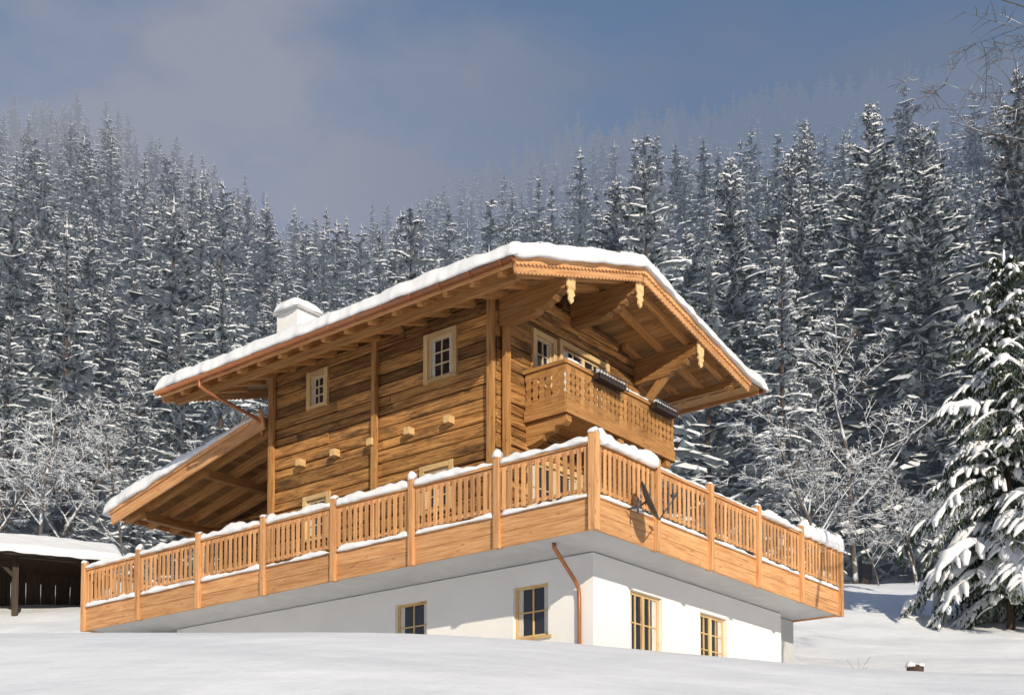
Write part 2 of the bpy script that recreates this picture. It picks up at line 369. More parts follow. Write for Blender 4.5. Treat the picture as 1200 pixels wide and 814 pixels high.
fl = fr_left(1.5); fg = fr_gable(1.08)
mb = MB()
wall_open(mb, fl, 1.08, 14.6, 2.6, ZB, .32, [(2.21, 3.13, 4.65, 5.75), (5.58, 6.55, 4.75, 5.82)])
wall_open(mb, fg, 1.82, 9.62, 2.6, ZB, .32, [(2.83, 4.08, 3.2, 5.67), (5.67, 6.9, 4.4, 5.64)])
mb.box(9.30, 9.62, 1.40, 14.6, 2.6, ZB); mb.box(1.82, 9.30, 14.28, 14.6, 2.6, ZB)
mb.make('base_wall', [PLASTER], CH)
mb = MB(); mb.box(9.65, 10.75, 1.3, 4.5, 2.6, 6.185); mb.make('concrete_side_wall', [CONC], CH)
window(fl, 2.21, 3.13, 4.65, 5.75, 2, 2, .09, False)
window(fl, 5.58, 6.55, 4.75, 5.82, 2, 2, .09, False)
window(fg, 2.83, 4.08, 3.2, 5.67, 4, 4, .09, False, name='terrace_door', sashes=2)
window(fg, 5.67, 6.9, 4.4, 5.64, 4, 3, .09, False, sashes=2)
A, B = 16.65, 10.75
mb = MB(); mb.box(.05, B-.05, .05, A-.05, ZB+.02, 6.70); mb.make('terrace_slab', [CONC], CH)
RIDGE = Vector((4.17, 0, 13.06)); LE = Vector((-.36, 0, 11.58)); RE = Vector((9.02, 0, 11.98))
sL = (RIDGE.z-LE.z)/(RIDGE.x-LE.x); sR = (RIDGE.z-RE.z)/(RE.x-RIDGE.x)
def under(x): return RIDGE.z-(sL*(RIDGE.x-x) if x < RIDGE.x else sR*(x-RIDGE.x))-.02
def clip(z): return (RIDGE.x-(RIDGE.z-.03-z)/sL, RIDGE.x+(RIDGE.z-.03-z)/sR)
flu = fr_left(1.45); fgu = fr_gable(3.5); X1, Y0, Y1, XR = 1.45, 3.5, 10.8, 6.9
lops = [(4.71, 5.54, 10.70, 11.68), (8.80, 9.40, 10.98, 11.76), (4.8, 5.65, 7.75, 8.72), (8.7, 9.5, 7.75, 8.74)]
gops = [(2.68, 3.40, 10.6, 11.70), (3.66, 5.5, 9.75, 11.78), (2.5, 4.4, 6.75, 8.85)]
mb = MB()
plank_wall(mb, flu, Y0+.02, Y1, 6.72, 12.13, lops, .25)
mb.box(1.63, 1.72, Y0+.1, Y1-.1, 6.72, 12.1, 0, .25)
mb.make('side_wall', [LOG], CH)
mb = MB()
plank_wall(mb, fgu, X1+.19, XR, 6.72, 13.0, gops, .24, clip)
mb.prism([(1.7, 6.72), (6.85, 6.72), (6.85, 12.25), (4.17, 12.98), (1.7, 12.15)], (0, 3.68, 0), (1, 0, 0), (0, 0, 1), (0, .05, 0), 0, .25)
mb.make('gable_wall', [LOG], CH)
mb = MB()
mb.box(XR-.2, XR, Y0+.2, Y1, 6.72, 12.2, 0, .8); mb.prism([(1.66, 6.72), (6.68, 6.72), (6.68, 12.3), (4.17, 12.98), (1.66, 12.15)], (0, Y1-.01, 0), (1, 0, 0), (0, 0, 1), (0, -.2, 0), 0, .8)
mb.make('rear_wall', [LOG], CH)
for q in lops: window(flu, *q, 2, 3)
window(fgu, *gops[0], 2, 3); window(fgu, *gops[1], 4, 4, sashes=2, name='balcony_door'); window(fgu, *gops[2], 4, 4, sashes=2, name='terrace_door')
for (y_, wd) in ((3.62, .17), (7.1, .15), (10.68, .17)):
    mb = MB(); fbox(mb, flu, y_-wd/2, y_+wd/2, .048, .14, 6.73, 12.05, 0, .9); mb.make('wall_post', [BEAM], CH)
for (x_, wd) in ((1.62, .17),):
    mb = MB(); fbox(mb, fgu, x_-wd/2, x_+wd/2, .048, .15, 6.73, 12.02, 0, .9); mb.make('wall_post', [BEAM], CH)
for y_ in (9.59, 8.39, 7.17, 5.99, 4.79):
    mb = MB(); fbox(mb, flu, y_-.08, y_+.08, .02, .21, 9.565, 9.725, 0, .95); mb.make('beam_end', [TRIM], CH)
# ---- roof
YF, YBK = 1.6, 12.75
roof = MB()
def slope_boards(p, q, y0, y1, n, th, mat):
    d = (q-p); ln = d.length; d = d.normalized(); nn = Vector((-d.z, 0, d.x));
    if nn.z < 0: nn = -nn
    for i in range(n):
        c = p+d*(ln*(i+.5)/n); c = Vector((c.x, (y0+y1)/2, c.z))+nn*(th/2)
        roof.obox(c, d*(ln/n/2-.004), (0, (y1-y0)/2, 0), nn*(th/2), mat, R.uniform(.6, 1.0))
    c = (p+q)/2; c = Vector((c.x, (y0+y1)/2, c.z))+nn*(th+.03)
    roof.obox(c, d*(ln/2), (0, (y1-y0)/2, 0), nn*.03, mat, .6)
slope_boards(LE, RIDGE, YF+.03, YBK-.03, 26, .03, 0)
slope_boards(RIDGE, RE, YF+.03, YBK-.03, 28, .03, 0)
LIP = RE.x+.55
roof.box(RE.x+.062, LIP, YF-.02, YBK-.03, RE.z-.02, RE.z+.055, 0, .9)
RO = roof.make('roof', [SOFF], CH)
for i in range(17):
    yy = YF+.42+i*.72
    if yy > YBK-.1: break
    for (p, q) in ((LE, RIDGE), (RE, RIDGE)):
        d = (q-p).normalized(); nn = Vector((-d.z, 0, d.x)); nn = nn if nn.z > 0 else -nn
        ln = (2.1 if p is LE else 2.8) if yy > 3.45 else (q-p).length-.2
        mb = MB(); c = p+d*(ln/2+.04)-nn*.075; mb.obox((c.x, yy, c.z), d*(ln/2), (0, .06, 0), nn*.073, 0, 1.25)
        mb.make('rafter', [BEAM], RO)
def purlin(x, ztop, y0, y1, wd=.2, h=.3, dbl=False):
    mb = MB(); z1 = ztop; z0 = ztop-h
    pts = [(y1, z0), (y1, z1), (y0, z1), (y0, z0+.12), (y0+.06, z0+.02), (y0+.16, z0+.04), (y0+.2, z0)]
    mb.prism(pts, (x-wd/2, 0, 0), (0, 1, 0), (0, 0, 1), (wd, 0, 0), 0, .8)
    if dbl:
        a = y0+.38
        pts = [(y1, z0-.30), (y1, z0-.002), (a-.1, z0-.002), (a-.1, z0-.06), (a-.03, z0-.12), (a+.07, z0-.11), (a+.12, z0-.18), (a+.22, z0-.22), (a+.35, z0-.20), (a+.42, z0-.27), (a+.6, z0-.30)]
        mb.prism(pts, (x-wd/2+.005, 0, 0), (0, 1, 0), (0, 0, 1), (wd-.01, 0, 0), 0, .7)
    return mb.make('purlin', [BEAM], RO)
def tassel(x, ztop, y):
    mb = MB(); h = .62; wv = .14
    pts = [(-wv, 0), (wv, 0), (wv, -h*.45), (wv*.62, -h*.52), (wv*.95, -h*.66), (wv*.5, -h*.74), (wv*.6, -h*.88), (0, -h), (-wv*.6, -h*.88), (-wv*.5, -h*.74), (-wv*.95, -h*.66), (-wv*.62, -h*.52), (-wv, -h*.45)]
    mb.prism(pts, (x, y, ztop), (1, 0, 0), (0, 0, 1), (0, -.035, 0), 0, 1.15)
    mb.make('carved_end_board', [TRIM], RO)
for (x, dbl) in ((1.58, True), (4.17, True), (6.8, True)):
    zt = under(x)-.15
    if x == 4.17: zt -= .04
    purlin(x, zt, 1.70, 3.49, .22, .30, dbl); tassel(x, zt+.02, 1.69)
purlin(8.5, under(8.5)-.15, 1.74, 12.6, .14, .16)
purlin(-.02, under(-.02)-.15, 1.74, 12.6, .13, .14)
mb = MB(); z = under(6.8)-.77; mb.obox((6.8, 3.05, z-.32), (.07, 0, 0), (0, .42, -.42), (0, .06, .06), 0, .9); mb.make('brace', [BEAM], RO)
def barge(p, q, y, h, off, th, mat, tone):
    d = (q-p).normalized(); nn = Vector((-d.z, 0, d.x)); nn = nn if nn.z > 0 else -nn; ln = (q-p).length
    mb = MB(); k = int(ln/.13)
    pts = [(0, off+h), (0, off)]
    for i in range(k):
        a = ln*i/k; s_ = ln/k
        pts += [(a+s_*.25, off-.03), (a+s_*.5, off-.045), (a+s_*.75, off-.03), (a+s_, off)]
    pts += [(ln, off+h)]
    mb.prism(pts, (p.x, y, p.z), d, nn, (0, -th, 0), 0, tone)
    return mb.make('barge_board', [mat], RO)
for (p, q) in ((LE+Vector((-.04, 0, -.012)), RIDGE), (RE+Vector((.04, 0, -.012)), RIDGE)):
    barge(p, q, YF+.028, .27, -.19, .05, LARCH, .95); barge(p, q, YF-.024, .13, -.03, .04, LARCH, 1.12)
    barge(p, q, YBK+.05, .26, -.17, .05, LARCH, 1.0)
for (px_, pz_, sx) in ((LE.x, LE.z, -1), (LIP, RE.z, 1)):
    mb = MB(); x = px_+sx*.03; mb.box(min(x, x+sx*.03), max(x, x+sx*.03), YF+.03, YBK-.03, pz_-.10, pz_+.09, 0, 1.1); mb.make('eave_board', [LARCH], RO)
    mb = MB(); gx = px_+sx*.14; K = 8; vs = []
    for yy in (YF-.08, YBK+.08):
        for rr in (.085, .078):
            for k in range(K+1):
                a = math.pi+math.pi*k/K; vs.append((gx+rr*math.cos(a), yy, pz_+.02+rr*math.sin(a)))
    n = K+1; fs = []
    for k in range(K): fs += [(k, k+1, 2*n+k+1, 2*n+k), (n+k, 3*n+k, 3*n+k+1, n+k+1)]
    fs += [(0, 2*n, 3*n, n), (K, n+K, 3*n+K, 2*n+K), tuple(range(0, n)), tuple(range(3*n-1, 2*n-1, -1))]
    mb.add(vs, fs, 0)
    for i in range(14):
        yy = YF+.2+i*.8; mb.tube([(gx+.092*math.cos(math.pi+math.pi*k/6), yy, pz_+.02+.092*math.sin(math.pi+math.pi*k/6)) for k in range(7)], .008, 5)
    mb.make('gutter', [COPPER], RO, True)
def slab_snow(fn, m, my, T, seed, nu, nw, er=.2):
    edge = [0, .012, .035, .07, .12, .19, .28]
    def dens(mm, n):
        c = edge+list(np.linspace(.4, mm-.4, n))+[mm-q for q in reversed(edge)]
        return [(.13, 1)]+[(q, 0) for q in c]+[(mm-.13, 1)]
    us = dens(m, nu); ws = dens(my, nw); vs = []
    for (b, ub) in ws:
        for (a, ua) in us:
            da = min(a, m-a); db = min(b, my-b)
            if ua or ub: vs.append(fn(a, b, -.006, 0, 0)); continue
            ea = math.sqrt(max(0, 1-(1-min(1, da/er))**2)); eb = math.sqrt(max(0, 1-(1-min(1, db/er))**2))
            x, y = a, b
            t = T(a, b)*(1+.22*noise.noise(Vector((x*.6, y*.6, seed)))+.16*noise.noise(Vector((x*2.4, y*2.4, seed+3)))+.07*noise.noise(Vector((x*6, y*6, seed+3))))
            ra = (1-min(1, da/.28)); rb = (1-min(1, db/.28))
            sg = .08*noise.noise(Vector((x*1.4, y*1.4, seed+7)))+.04*noise.noise(Vector((x*5, y*5, seed+9)))+.02
            ox = sg*ra*(1 if a > m/2 else -1); oy = sg*rb*(1 if b > my/2 else -1)
            hang = .06*max(0, 1-min(da, db)/.08)*(1+1.2*noise.noise(Vector((x*1.8, y*1.8, seed+11))))
            vs.append(fn(a, b, t*ea*eb-hang, ox, oy))
    n = len(us); fs = [(j*n+i, j*n+i+1, (j+1)*n+i+1, (j+1)*n+i) for j in range(len(ws)-1) for i in range(n-1)]
    return vs, fs
def roof_snow(name, P, y0, y1, T, seed, parent, over=.07):
    x0, x1 = P[0][0]-over, P[-1][0]+over; px = [p[0] for p in P]; pz = [p[1] for p in P]
    def fn(a, b, l, ox, oy):
        x = x0+a; return (x+ox, y0-over+b+oy, float(np.interp(x, px, pz))+l)
    vs, fs = slab_snow(fn, x1-x0, y1-y0+2*over, T if callable(T) else (lambda a, b: T), seed, max(8, int((x1-x0)/.13)), int((y1-y0)/.1)+2)
    mb = MB(); mb.add(vs, fs, 0); return mb.make(name, [SNOW], parent, True)
tk = .095
roof_snow('roof_snow', [(LE.x-.08, LE.z+tk), (RIDGE.x, RIDGE.z+tk+.01), (RE.x-.1, RE.z+tk+.02), (RE.x+.15, RE.z+tk-.015), (LIP+.16, RE.z+tk-.02)], YF-.05, YBK+.04, lambda a, b: .31-.09*sstep(4.2, 6, a)+.10*sstep(9.2, 9.9, a), 2, RO, .10)
chx, chy = 3.0, 11.65
mb = MB(); mb.box(chx-.34, chx+.34, chy-.40, chy+.40, 12.4, 14.40, 0, 1)
C = mb.make('chimney', [PLASTER], RO)
mb = MB(); mb.box(chx-.42, chx+.42, chy-.48, chy+.48, 14.402, 14.48, 0, .8); mb.make('chimney_cap', [CONC], C)
roof_snow('chimney_snow', [(chx-.40, 14.485), (chx, 14.50), (chx+.40, 14.485)], chy-.44, chy+.44, .25, 9, C, .05)
# ---- lean-to
HA, HZ_, LA, LZ = 10.83, 10.98, 17.15, 9.66
LT = MB(); p = Vector((0, HA, HZ_)); q = Vector((0, LA, LZ)); d = (q-p).normalized(); nn = Vector((0, -d.z, d.y)); ln = (q-p).length
n = 30
for i in range(n):
    c = p+d*(ln*(i+.5)/n)+nn*.02; LT.obox((4.15, c.y, c.z), (2.93, 0, 0), d*(ln/n/2-.004), nn*.018, 0, R.uniform(.45, .75))
c = (p+q)/2+nn*.07; LT.obox((4.15, c.y, c.z), (2.93, 0, 0), d*(ln/2), nn*.03, 0, .6)
LO = LT.make('side_roof', [SOFF], CH)
for x in (1.6, 2.35, 3.1, 3.85, 4.6, 5.35, 6.1, 6.75):
    mb = MB(); c = (p+q)/2-nn*.11; mb.obox((x, c.y, c.z), (.07, 0, 0), d*(ln/2-.05), nn*.105, 0, 1.2); mb.make('rafter', [BEAM], LO)
for (off, h, xx, tn) in ((-.36, .40, 1.17, .95), (-.06, .20, 1.12, 1.15)):
    mb = MB(); c = (p+q)/2+nn*(off+h/2+.06); mb.obox((xx, c.y, c.z), (.024, 0, 0), d*(ln/2+.05), nn*(h/2), 0, tn); mb.make('barge_board', [LARCH], LO)
mb = MB(); mb.box(1.2, 7.1, LA+.02, LA+.06, LZ-.1, LZ+.1); mb.make('eave_board', [LARCH], LO)
mb = MB()
mb.box(1.5, 6.9, 16.1, 16.3, LZ-.24, LZ-.02); mb.box(1.5, 6.9, 13.3, 13.48, HZ_-.92, HZ_-.70); mb.make('tie_beam', [BEAM], LO)
mb = MB(); mb.box(3.72, 3.88, 16.11, 16.29, 6.72, LZ-.24); mb.make('support_post', [BEAM], LO)
mb = MB(); fla = fr_left(3.9); plank_wall(mb, fla, 10.82, 16.0, 6.72, 9.75, [], .2); mb.make('annex_wall', [LOG], CH)
def fnl(a, b, l, ox, oy):
    P_ = p+d*(b+oy)+nn*(.115+l); return (1.03+a+ox, P_.y, P_.z)
vs, fs = slab_snow(fnl, 6.15, ln+.22, lambda a, b: .08+.26*sstep(.5, 4.5, b), 21, 30, 50)
vsn = MB(); vsn.add(vs, fs, 0); vsn.make('roof_snow', [SNOW], LO, True)
mb = MB(); mb.tube([(LE.x-.14, 11.15, LE.z-.06), (LE.x-.14, 11.15, LE.z-.2), (LE.x+.1, 11.08, LE.z-.32), (1.05, 10.92, LE.z-.62), (1.22, 10.9, LE.z-.78), (1.24, 10.9, 10.55)], .045, 10)
mb.make('downpipe', [COPPER], CH, True)
mb = MB(); mb.tube([(.5, 1.3, 6.21), (.5, 1.3, 6.12), (.62, 1.31, 6.04), (1.28, 1.36, 5.6), (1.42, 1.38, 5.48), (1.44, 1.38, 5.3), (1.44, 1.38, 3.6)], .042, 10)
mb.make('downpipe', [COPPER], CH, True)
# ---- terrace railing
TR = empty('terrace'); TR.parent = CH
LP = [0, 2.3, 4.6, 6.95, 9.3, 11.7, 14.15, 16.58]
RP = [0, 2.12, 4.23, 6.35, 8.5, 10.68]
def rail_bay(fr, s0, s1, seed):
    mb = MB()
    fbox(mb, fr, s0, s1, -.09, .05, 7.78, 7.84); fbox(mb, fr, s0, s1, -.04, .01, 7.67, 7.775); fbox(mb, fr, s0, s1, -.05, .02, 6.92, 6.98)
    n = round((s1-s0)/.172)
    for i in range(n):
        c = s0+(s1-s0)*(i+.5)/n+R.uniform(-.004, .004); fbox(mb, fr, c-.045, c+.045, .012, .034, 6.89, 7.74, 0, R.uniform(.7, 1.15))
    mb.make('railing', [LARCH], TR)
def fascia(fr, s0, s1):
    mb = MB(); fbox(mb, fr, s0, s1, -.05, 0, 6.17, 6.47); fbox(mb, fr, s0, s1, -.05, .006, 6.477, 6.77); fbox(mb, fr, s0, s1, -.12, .03, 6.773, 6.805); mb.make('fascia_board', [LARCH], TR)
fL = fr_left(0); fR = fr_gable(0)
for fr, P in ((fL, LP), (fR, RP)):
    for i in range(len(P)-1): rail_bay(fr, P[i]+.07, P[i+1]-.07, i); fascia(fr, P[i], P[i+1]-.004)
    for i, s_ in enumerate(P):
        if i == 0 and fr is fR: continue
        mb = MB()
        if i == 0: mb.box(-.09, .07, -.09, .07, 6.15, 8.0)
        else: fbox(mb, fr, s_-.065, s_+.065, -.06, .09, 6.15, 7.99)
        mb.make('post', [LARCH], TR)
mb = MB()
for fr_, s0, s1 in ((lambda s, n, z: (B+n, s, z), 0.1, A-.1), (lambda s, n, z: (s, A+n, z), .1, B-.1)):
    fbox(mb, fr_, s0, s1, -.05, 0, 6.17, 6.8); fbox(mb, fr_, s0, s1, -.09, .05, 7.78, 7.84)
    n = int((s1-s0)/.172)
    for i in range(n):
        c = s0+(s1-s0)*(i+.5)/n; fbox(mb, fr_, c-.045, c+.045, -.02, 0, 6.85, 7.78)
mb.make('railing', [LARCH], TR)
mb = MB()
for i in range(len(LP)-1):
    snow_strip(mb, (0.02, LP[i]+.05, 7.84), (0.02, LP[i+1]-.05, 7.84), .20, .10, 11+i)
    snow_strip(mb, (-.0, LP[i]+.09, 6.805), (-.0, LP[i+1]-.09, 6.805), .14, .08, 31+i)
for i in range(len(RP)-1):
    thick = (.20, .07, .05, .13, .30)[i]
    snow_strip(mb, (RP[i]+.05, .02, 7.84), (RP[i+1]-(.05 if i < 4 else -.1), .02, 7.84), .2 if thick < .1 else .33, thick, 51+i, var=.6)
    snow_strip(mb, (RP[i]+.09, 0, 6.805), (RP[i+1]-.09, 0, 6.805), .12, .05, 71+i)
for s_ in LP: snow_strip(mb, (-.015, s_-.10, 7.985), (-.015, s_+.10, 7.985), .20, .10, s_+3, step=.02)
for s_ in RP[1:-1]: snow_strip(mb, (s_-.09, -.015, 7.99), (s_+.09, -.015, 7.99), .17, .05, s_+5, step=.02)
mb.make('railing_snow', [SNOW], TR, True)
# ---- balcony on gable
BA = empty('balcony'); BA.parent = CH
bx0, bx1, by = 2.35, 6.7, 2.38
mb = MB(); mb.box(bx0, bx1, by, 3.47, 9.62, 9.72); mb.make('balcony_floor', [BEAM], BA)
def slat(mb, fr, c, wd, z0, z1, tn):
    h = z1-z0; a = wd/2
    pts = [(-a, 0), (a, 0), (a, h*.22), (a*.55, h*.30), (a*.9, h*.38), (a*.9, h*.44), (a*.5, h*.52), (a*.9, h*.60), (a*.9, h*.66), (a*.55, h*.74), (a, h*.82), (a, h), (-a, h), (-a, h*.82), (-a*.55, h*.74), (-a*.9, h*.66), (-a*.9, h*.60), (-a*.5, h*.52), (-a*.9, h*.44), (-a*.9, h*.38), (-a*.55, h*.30), (-a, h*.22)]
    o = Vector(fr(c, 0, z0)); e1 = Vector(fr(c+1, 0, z0))-o; nv = Vector(fr(c, .025, z0))-o
    mb.prism(pts, o, e1, (0, 0, 1), nv, 0, tn)
for fr, s0, s1 in ((fr_gable(by), bx0, bx1), (fr_left(bx0), by, 3.45), (lambda s, n, z: (bx1+n, s, z), by, 3.45)):
    mb = MB()
    fbox(mb, fr, s0-.03, s1+.03, -.06, .07, 10.62, 10.70); fbox(mb, fr, s0, s1, -.03, .0, 10.50, 10.60)
    fbox(mb, fr, s0-.02, s1+.02, -.03, .045, 9.56, 9.80, 0, .95); fbox(mb, fr, s0, s1, -.03, .0, 9.85, 9.93)
    n = round((s1-s0)/.17)
    for i in range(n):
        c = s0+(s1-s0)*(i+.5)/n; slat(mb, fr, c, (s1-s0)/n-.004, 9.802, 10.615, R.uniform(.7, 1.05))
    mb.make('balcony_railing', [BEAM], BA)
for x in (2.5, 4.5, 6.5):
    mb = MB()
    mb.prism([(3.49, 9.05), (3.49, 9.55), (by+.02, 9.55), (by+.02, 9.42), (by+.12, 9.34), (by+.3, 9.36), (by+.4, 9.26), (by+.6, 9.24), (by+.68, 9.14), (by+.9, 9.08)], (x-.1, 0, 0), (0, 1, 0), (0, 0, 1), (.2, 0, 0), 0, 1)
    mb.make('console', [BEAM], BA)
mb = MB(); snow_strip(mb, (bx0, by-.01, 10.70), (bx1, by-.01, 10.70), .14, .035, 91); mb.make('balcony_snow', [SNOW], BA, True)
for (xa, xb) in ((3.2, 4.3), (5.5, 6.5)):
    mb = MB()
    for yy in (by-.31, by-.09):
        mb.box(xa, xb, yy, yy+.014, 10.69, 10.712); mb.box(xa, xb, yy, yy+.014, 10.50, 10.520)
    for i in range(11):
        x = xa+(xb-xa)*i/10; mb.box(x-.009, x+.009, by-.316, by-.310, 10.50, 10.71); mb.box(x-.009, x+.009, by-.31, by-.08, 10.495, 10.50)
    o = mb.make('flower_box_holder', [METAL], BA)
    mb = MB(); mb.box(xa+.03, xb-.03, by-.28, by-.11, 10.522, 10.64); mb.make('flower_box', [SHED], o)
    mb = MB(); snow_strip(mb, (xa+.03, by-.195, 10.64), (xb-.03, by-.195, 10.64), .17, .06, 95); mb.make('snow', [SNOW], o, True)

# ---- satellite dish
DI = empty('satellite_dish'); DI.matrix_world = CM @ Matrix.Translation((1.02, -.12, 6.75))
top(DI, 'dark grey satellite dish clamped to the wooden terrace railing', 'satellite dish')
mb = MB(); fs = []; K = 28; rings = 6
Q = Matrix.Rotation(math.radians(-60), 4, 'Z') @ Matrix.Rotation(math.radians(-24), 4, 'Y')
cen = Vector((.12, -.30, .10)); DR = .41
vs = [cen+Q @ Vector((0, 0, 0))]
for r_ in range(1, rings+1):
    rr = DR*r_/rings
    for k in range(K):
        a = 2*math.pi*k/K; vs.append(cen+Q @ Vector((.08*(rr/DR)**2, rr*.92*math.cos(a), rr*math.sin(a))))
for k in range(K): fs.append((0, 1+k, 1+(k+1) % K))
for r_ in range(rings-1):
    for k in range(K): fs.append((1+r_*K+k, 1+(r_+1)*K+k, 1+(r_+1)*K+(k+1) % K, 1+r_*K+(k+1) % K))
mb.add(vs, fs, 0); dd = mb.make('dish', [METAL], DI, True)
md = dd.modifiers.new('s', 'SOLIDIFY'); md.thickness = .012
mb = MB(); f0 = cen+Q @ Vector((.08, 0, -DR)); f1 = cen+Q @ Vector((.58, 0, -.12)); mb.tube([f0, f1], .014, 8); mb.tube([f1, f1+(cen-f1).normalized()*.13], .032, 10); mb.make('feed_arm', [METAL], DI, True)
mb = MB(); mb.tube([(0, .05, 0), (0, -.2, .0), tuple(cen+Vector((-.03, 0, 0)))], .02, 8); mb.tube([(0, -.18, -.12), (0, -.18, .18)], .022, 8); mb.make('bracket', [METAL], DI, True)

# ------------------------------------------------------------------ trees
def trunk_mesh(rr, H, r0, lx, ly, seg=6):
    tV = []; tF = []
    for i in range(6):
        z = H*i/5
        for k in range(seg):
            a = 2*math.pi*k/seg; r = r0*(1-i/5*.96); tV.append((r*math.cos(a)+lx*z, r*math.sin(a)+ly*z, z-.3))
    for i in range(5):
        for k in range(seg): tF.append((i*seg+k, i*seg+(k+1) % seg, (i+1)*seg+(k+1) % seg, (i+1)*seg+k))
    return tV, tF
def tri_tree(seed, H, RR, whorls, nb, nt_, thick=.05, cover=.7, low=.06, fr_=.5, wfac=.30, drp=.62, pw=.72):
    rr = random.Random(seed); V = []; Fc = []; M = []
    def addf(pts, m):
        b = len(V); V.extend(pts); Fc.append(tuple(range(b, b+len(pts)))); M.append(m)
    lx, ly = rr.uniform(-.02, .02), rr.uniform(-.02, .02)
    tV, tF = trunk_mesh(rr, H, H*.011+.05, lx, ly)
    for i in range(whorls):
        f = (i+rr.random()*.8)/whorls; z = H*(low+(1-low)*f**.92)
        base = RR*((1-f)**pw)*(.55+.45*min(1, f*6+.35))*rr.uniform(.78, 1.18)
        for j in range(max(3, int(nb*(1-.35*f)))):
            if rr.random() < .07: continue
            a = rr.random()*2*math.pi; Lb = base*rr.uniform(.45, 1.18)+.12
            dx, dy = math.cos(a), math.sin(a); px_, py_ = -dy, dx
            up = .15+.55*f+rr.uniform(-.1, .1); dr = drp*(1-f*.6)+rr.uniform(-.12, .12)
            prev = None
            for k in range(nt_):
                t = (k+.6)/nt_; P = (lx*z+dx*Lb*t, ly*z+dy*Lb*t, z+Lb*(up*t-dr*t*t)*.9)
                wv = (Lb*wfac*(1-.55*t)+.10)*rr.uniform(.7, 1.25); tw = Lb/nt_*.75
                for sd_ in (-1, 1):
                    wj = wv*rr.uniform(.7, 1.2)
                    tip = (P[0]+px_*sd_*wj+dx*wj*.45, P[1]+py_*sd_*wj+dy*wj*.45, P[2]-wj*rr.uniform(.15, .75))
                    addf([(P[0]-dx*tw, P[1]-dy*tw, P[2]), (P[0]+dx*tw, P[1]+dy*tw, P[2]-.02), tip], 3 if rr.random() < fr_ else 1)
                hw = wv*rr.uniform(.5, 1.1)
                addf([(P[0]-dx*tw, P[1]-dy*tw, P[2]), (P[0]+dx*tw, P[1]+dy*tw, P[2]), (P[0]+px_*rr.uniform(-.2, .2)*hw, P[1]+py_*rr.uniform(-.2, .2)*hw, P[2]-hw)], 3 if rr.random() < fr_ else 1)
                on = noise.noise(Vector((P[0]*.8+seed, P[1]*.8, P[2]*.8)))*.9+rr.random() < cover+.1
                w2 = wv*rr.uniform(.45, .8); hh = thick*rr.uniform(.6, 1.4)*(1-.3*t)
                cs = [(-1, -.9), (0, .8), (1, -.9)]
                dz = w2*.42
                cur = [(P[0]+px_*q[0]*w2, P[1]+py_*q[0]*w2, P[2]+.02+hh*q[1]-dz*abs(q[0])**1.5*.8) for q in cs]
                if on:
                    if prev is None: prev = [(c[0]-dx*tw*1.1, c[1]-dy*tw*1.1, c[2]-hh*.4) for c in cur]
                    if k == nt_-1: cur = [((c[0]+P[0])/2+dx*tw, (c[1]+P[1])/2+dy*tw, c[2]-.05) for c in cur]
                    for q in range(len(cs)-1): addf([prev[q], prev[q+1], cur[q+1], cur[q]], 2)
                    prev = cur
                else: prev = None
    addf([(lx*H-.05, ly*H, H*.96), (lx*H+.05, ly*H, H*.96), (lx*H, ly*H, H*1.02)], 2); addf([(lx*H, ly*H-.05, H*.96), (lx*H, ly*H+.05, H*.96), (lx*H, ly*H, H*1.02)], 1)
    return tV, tF, V, Fc, M
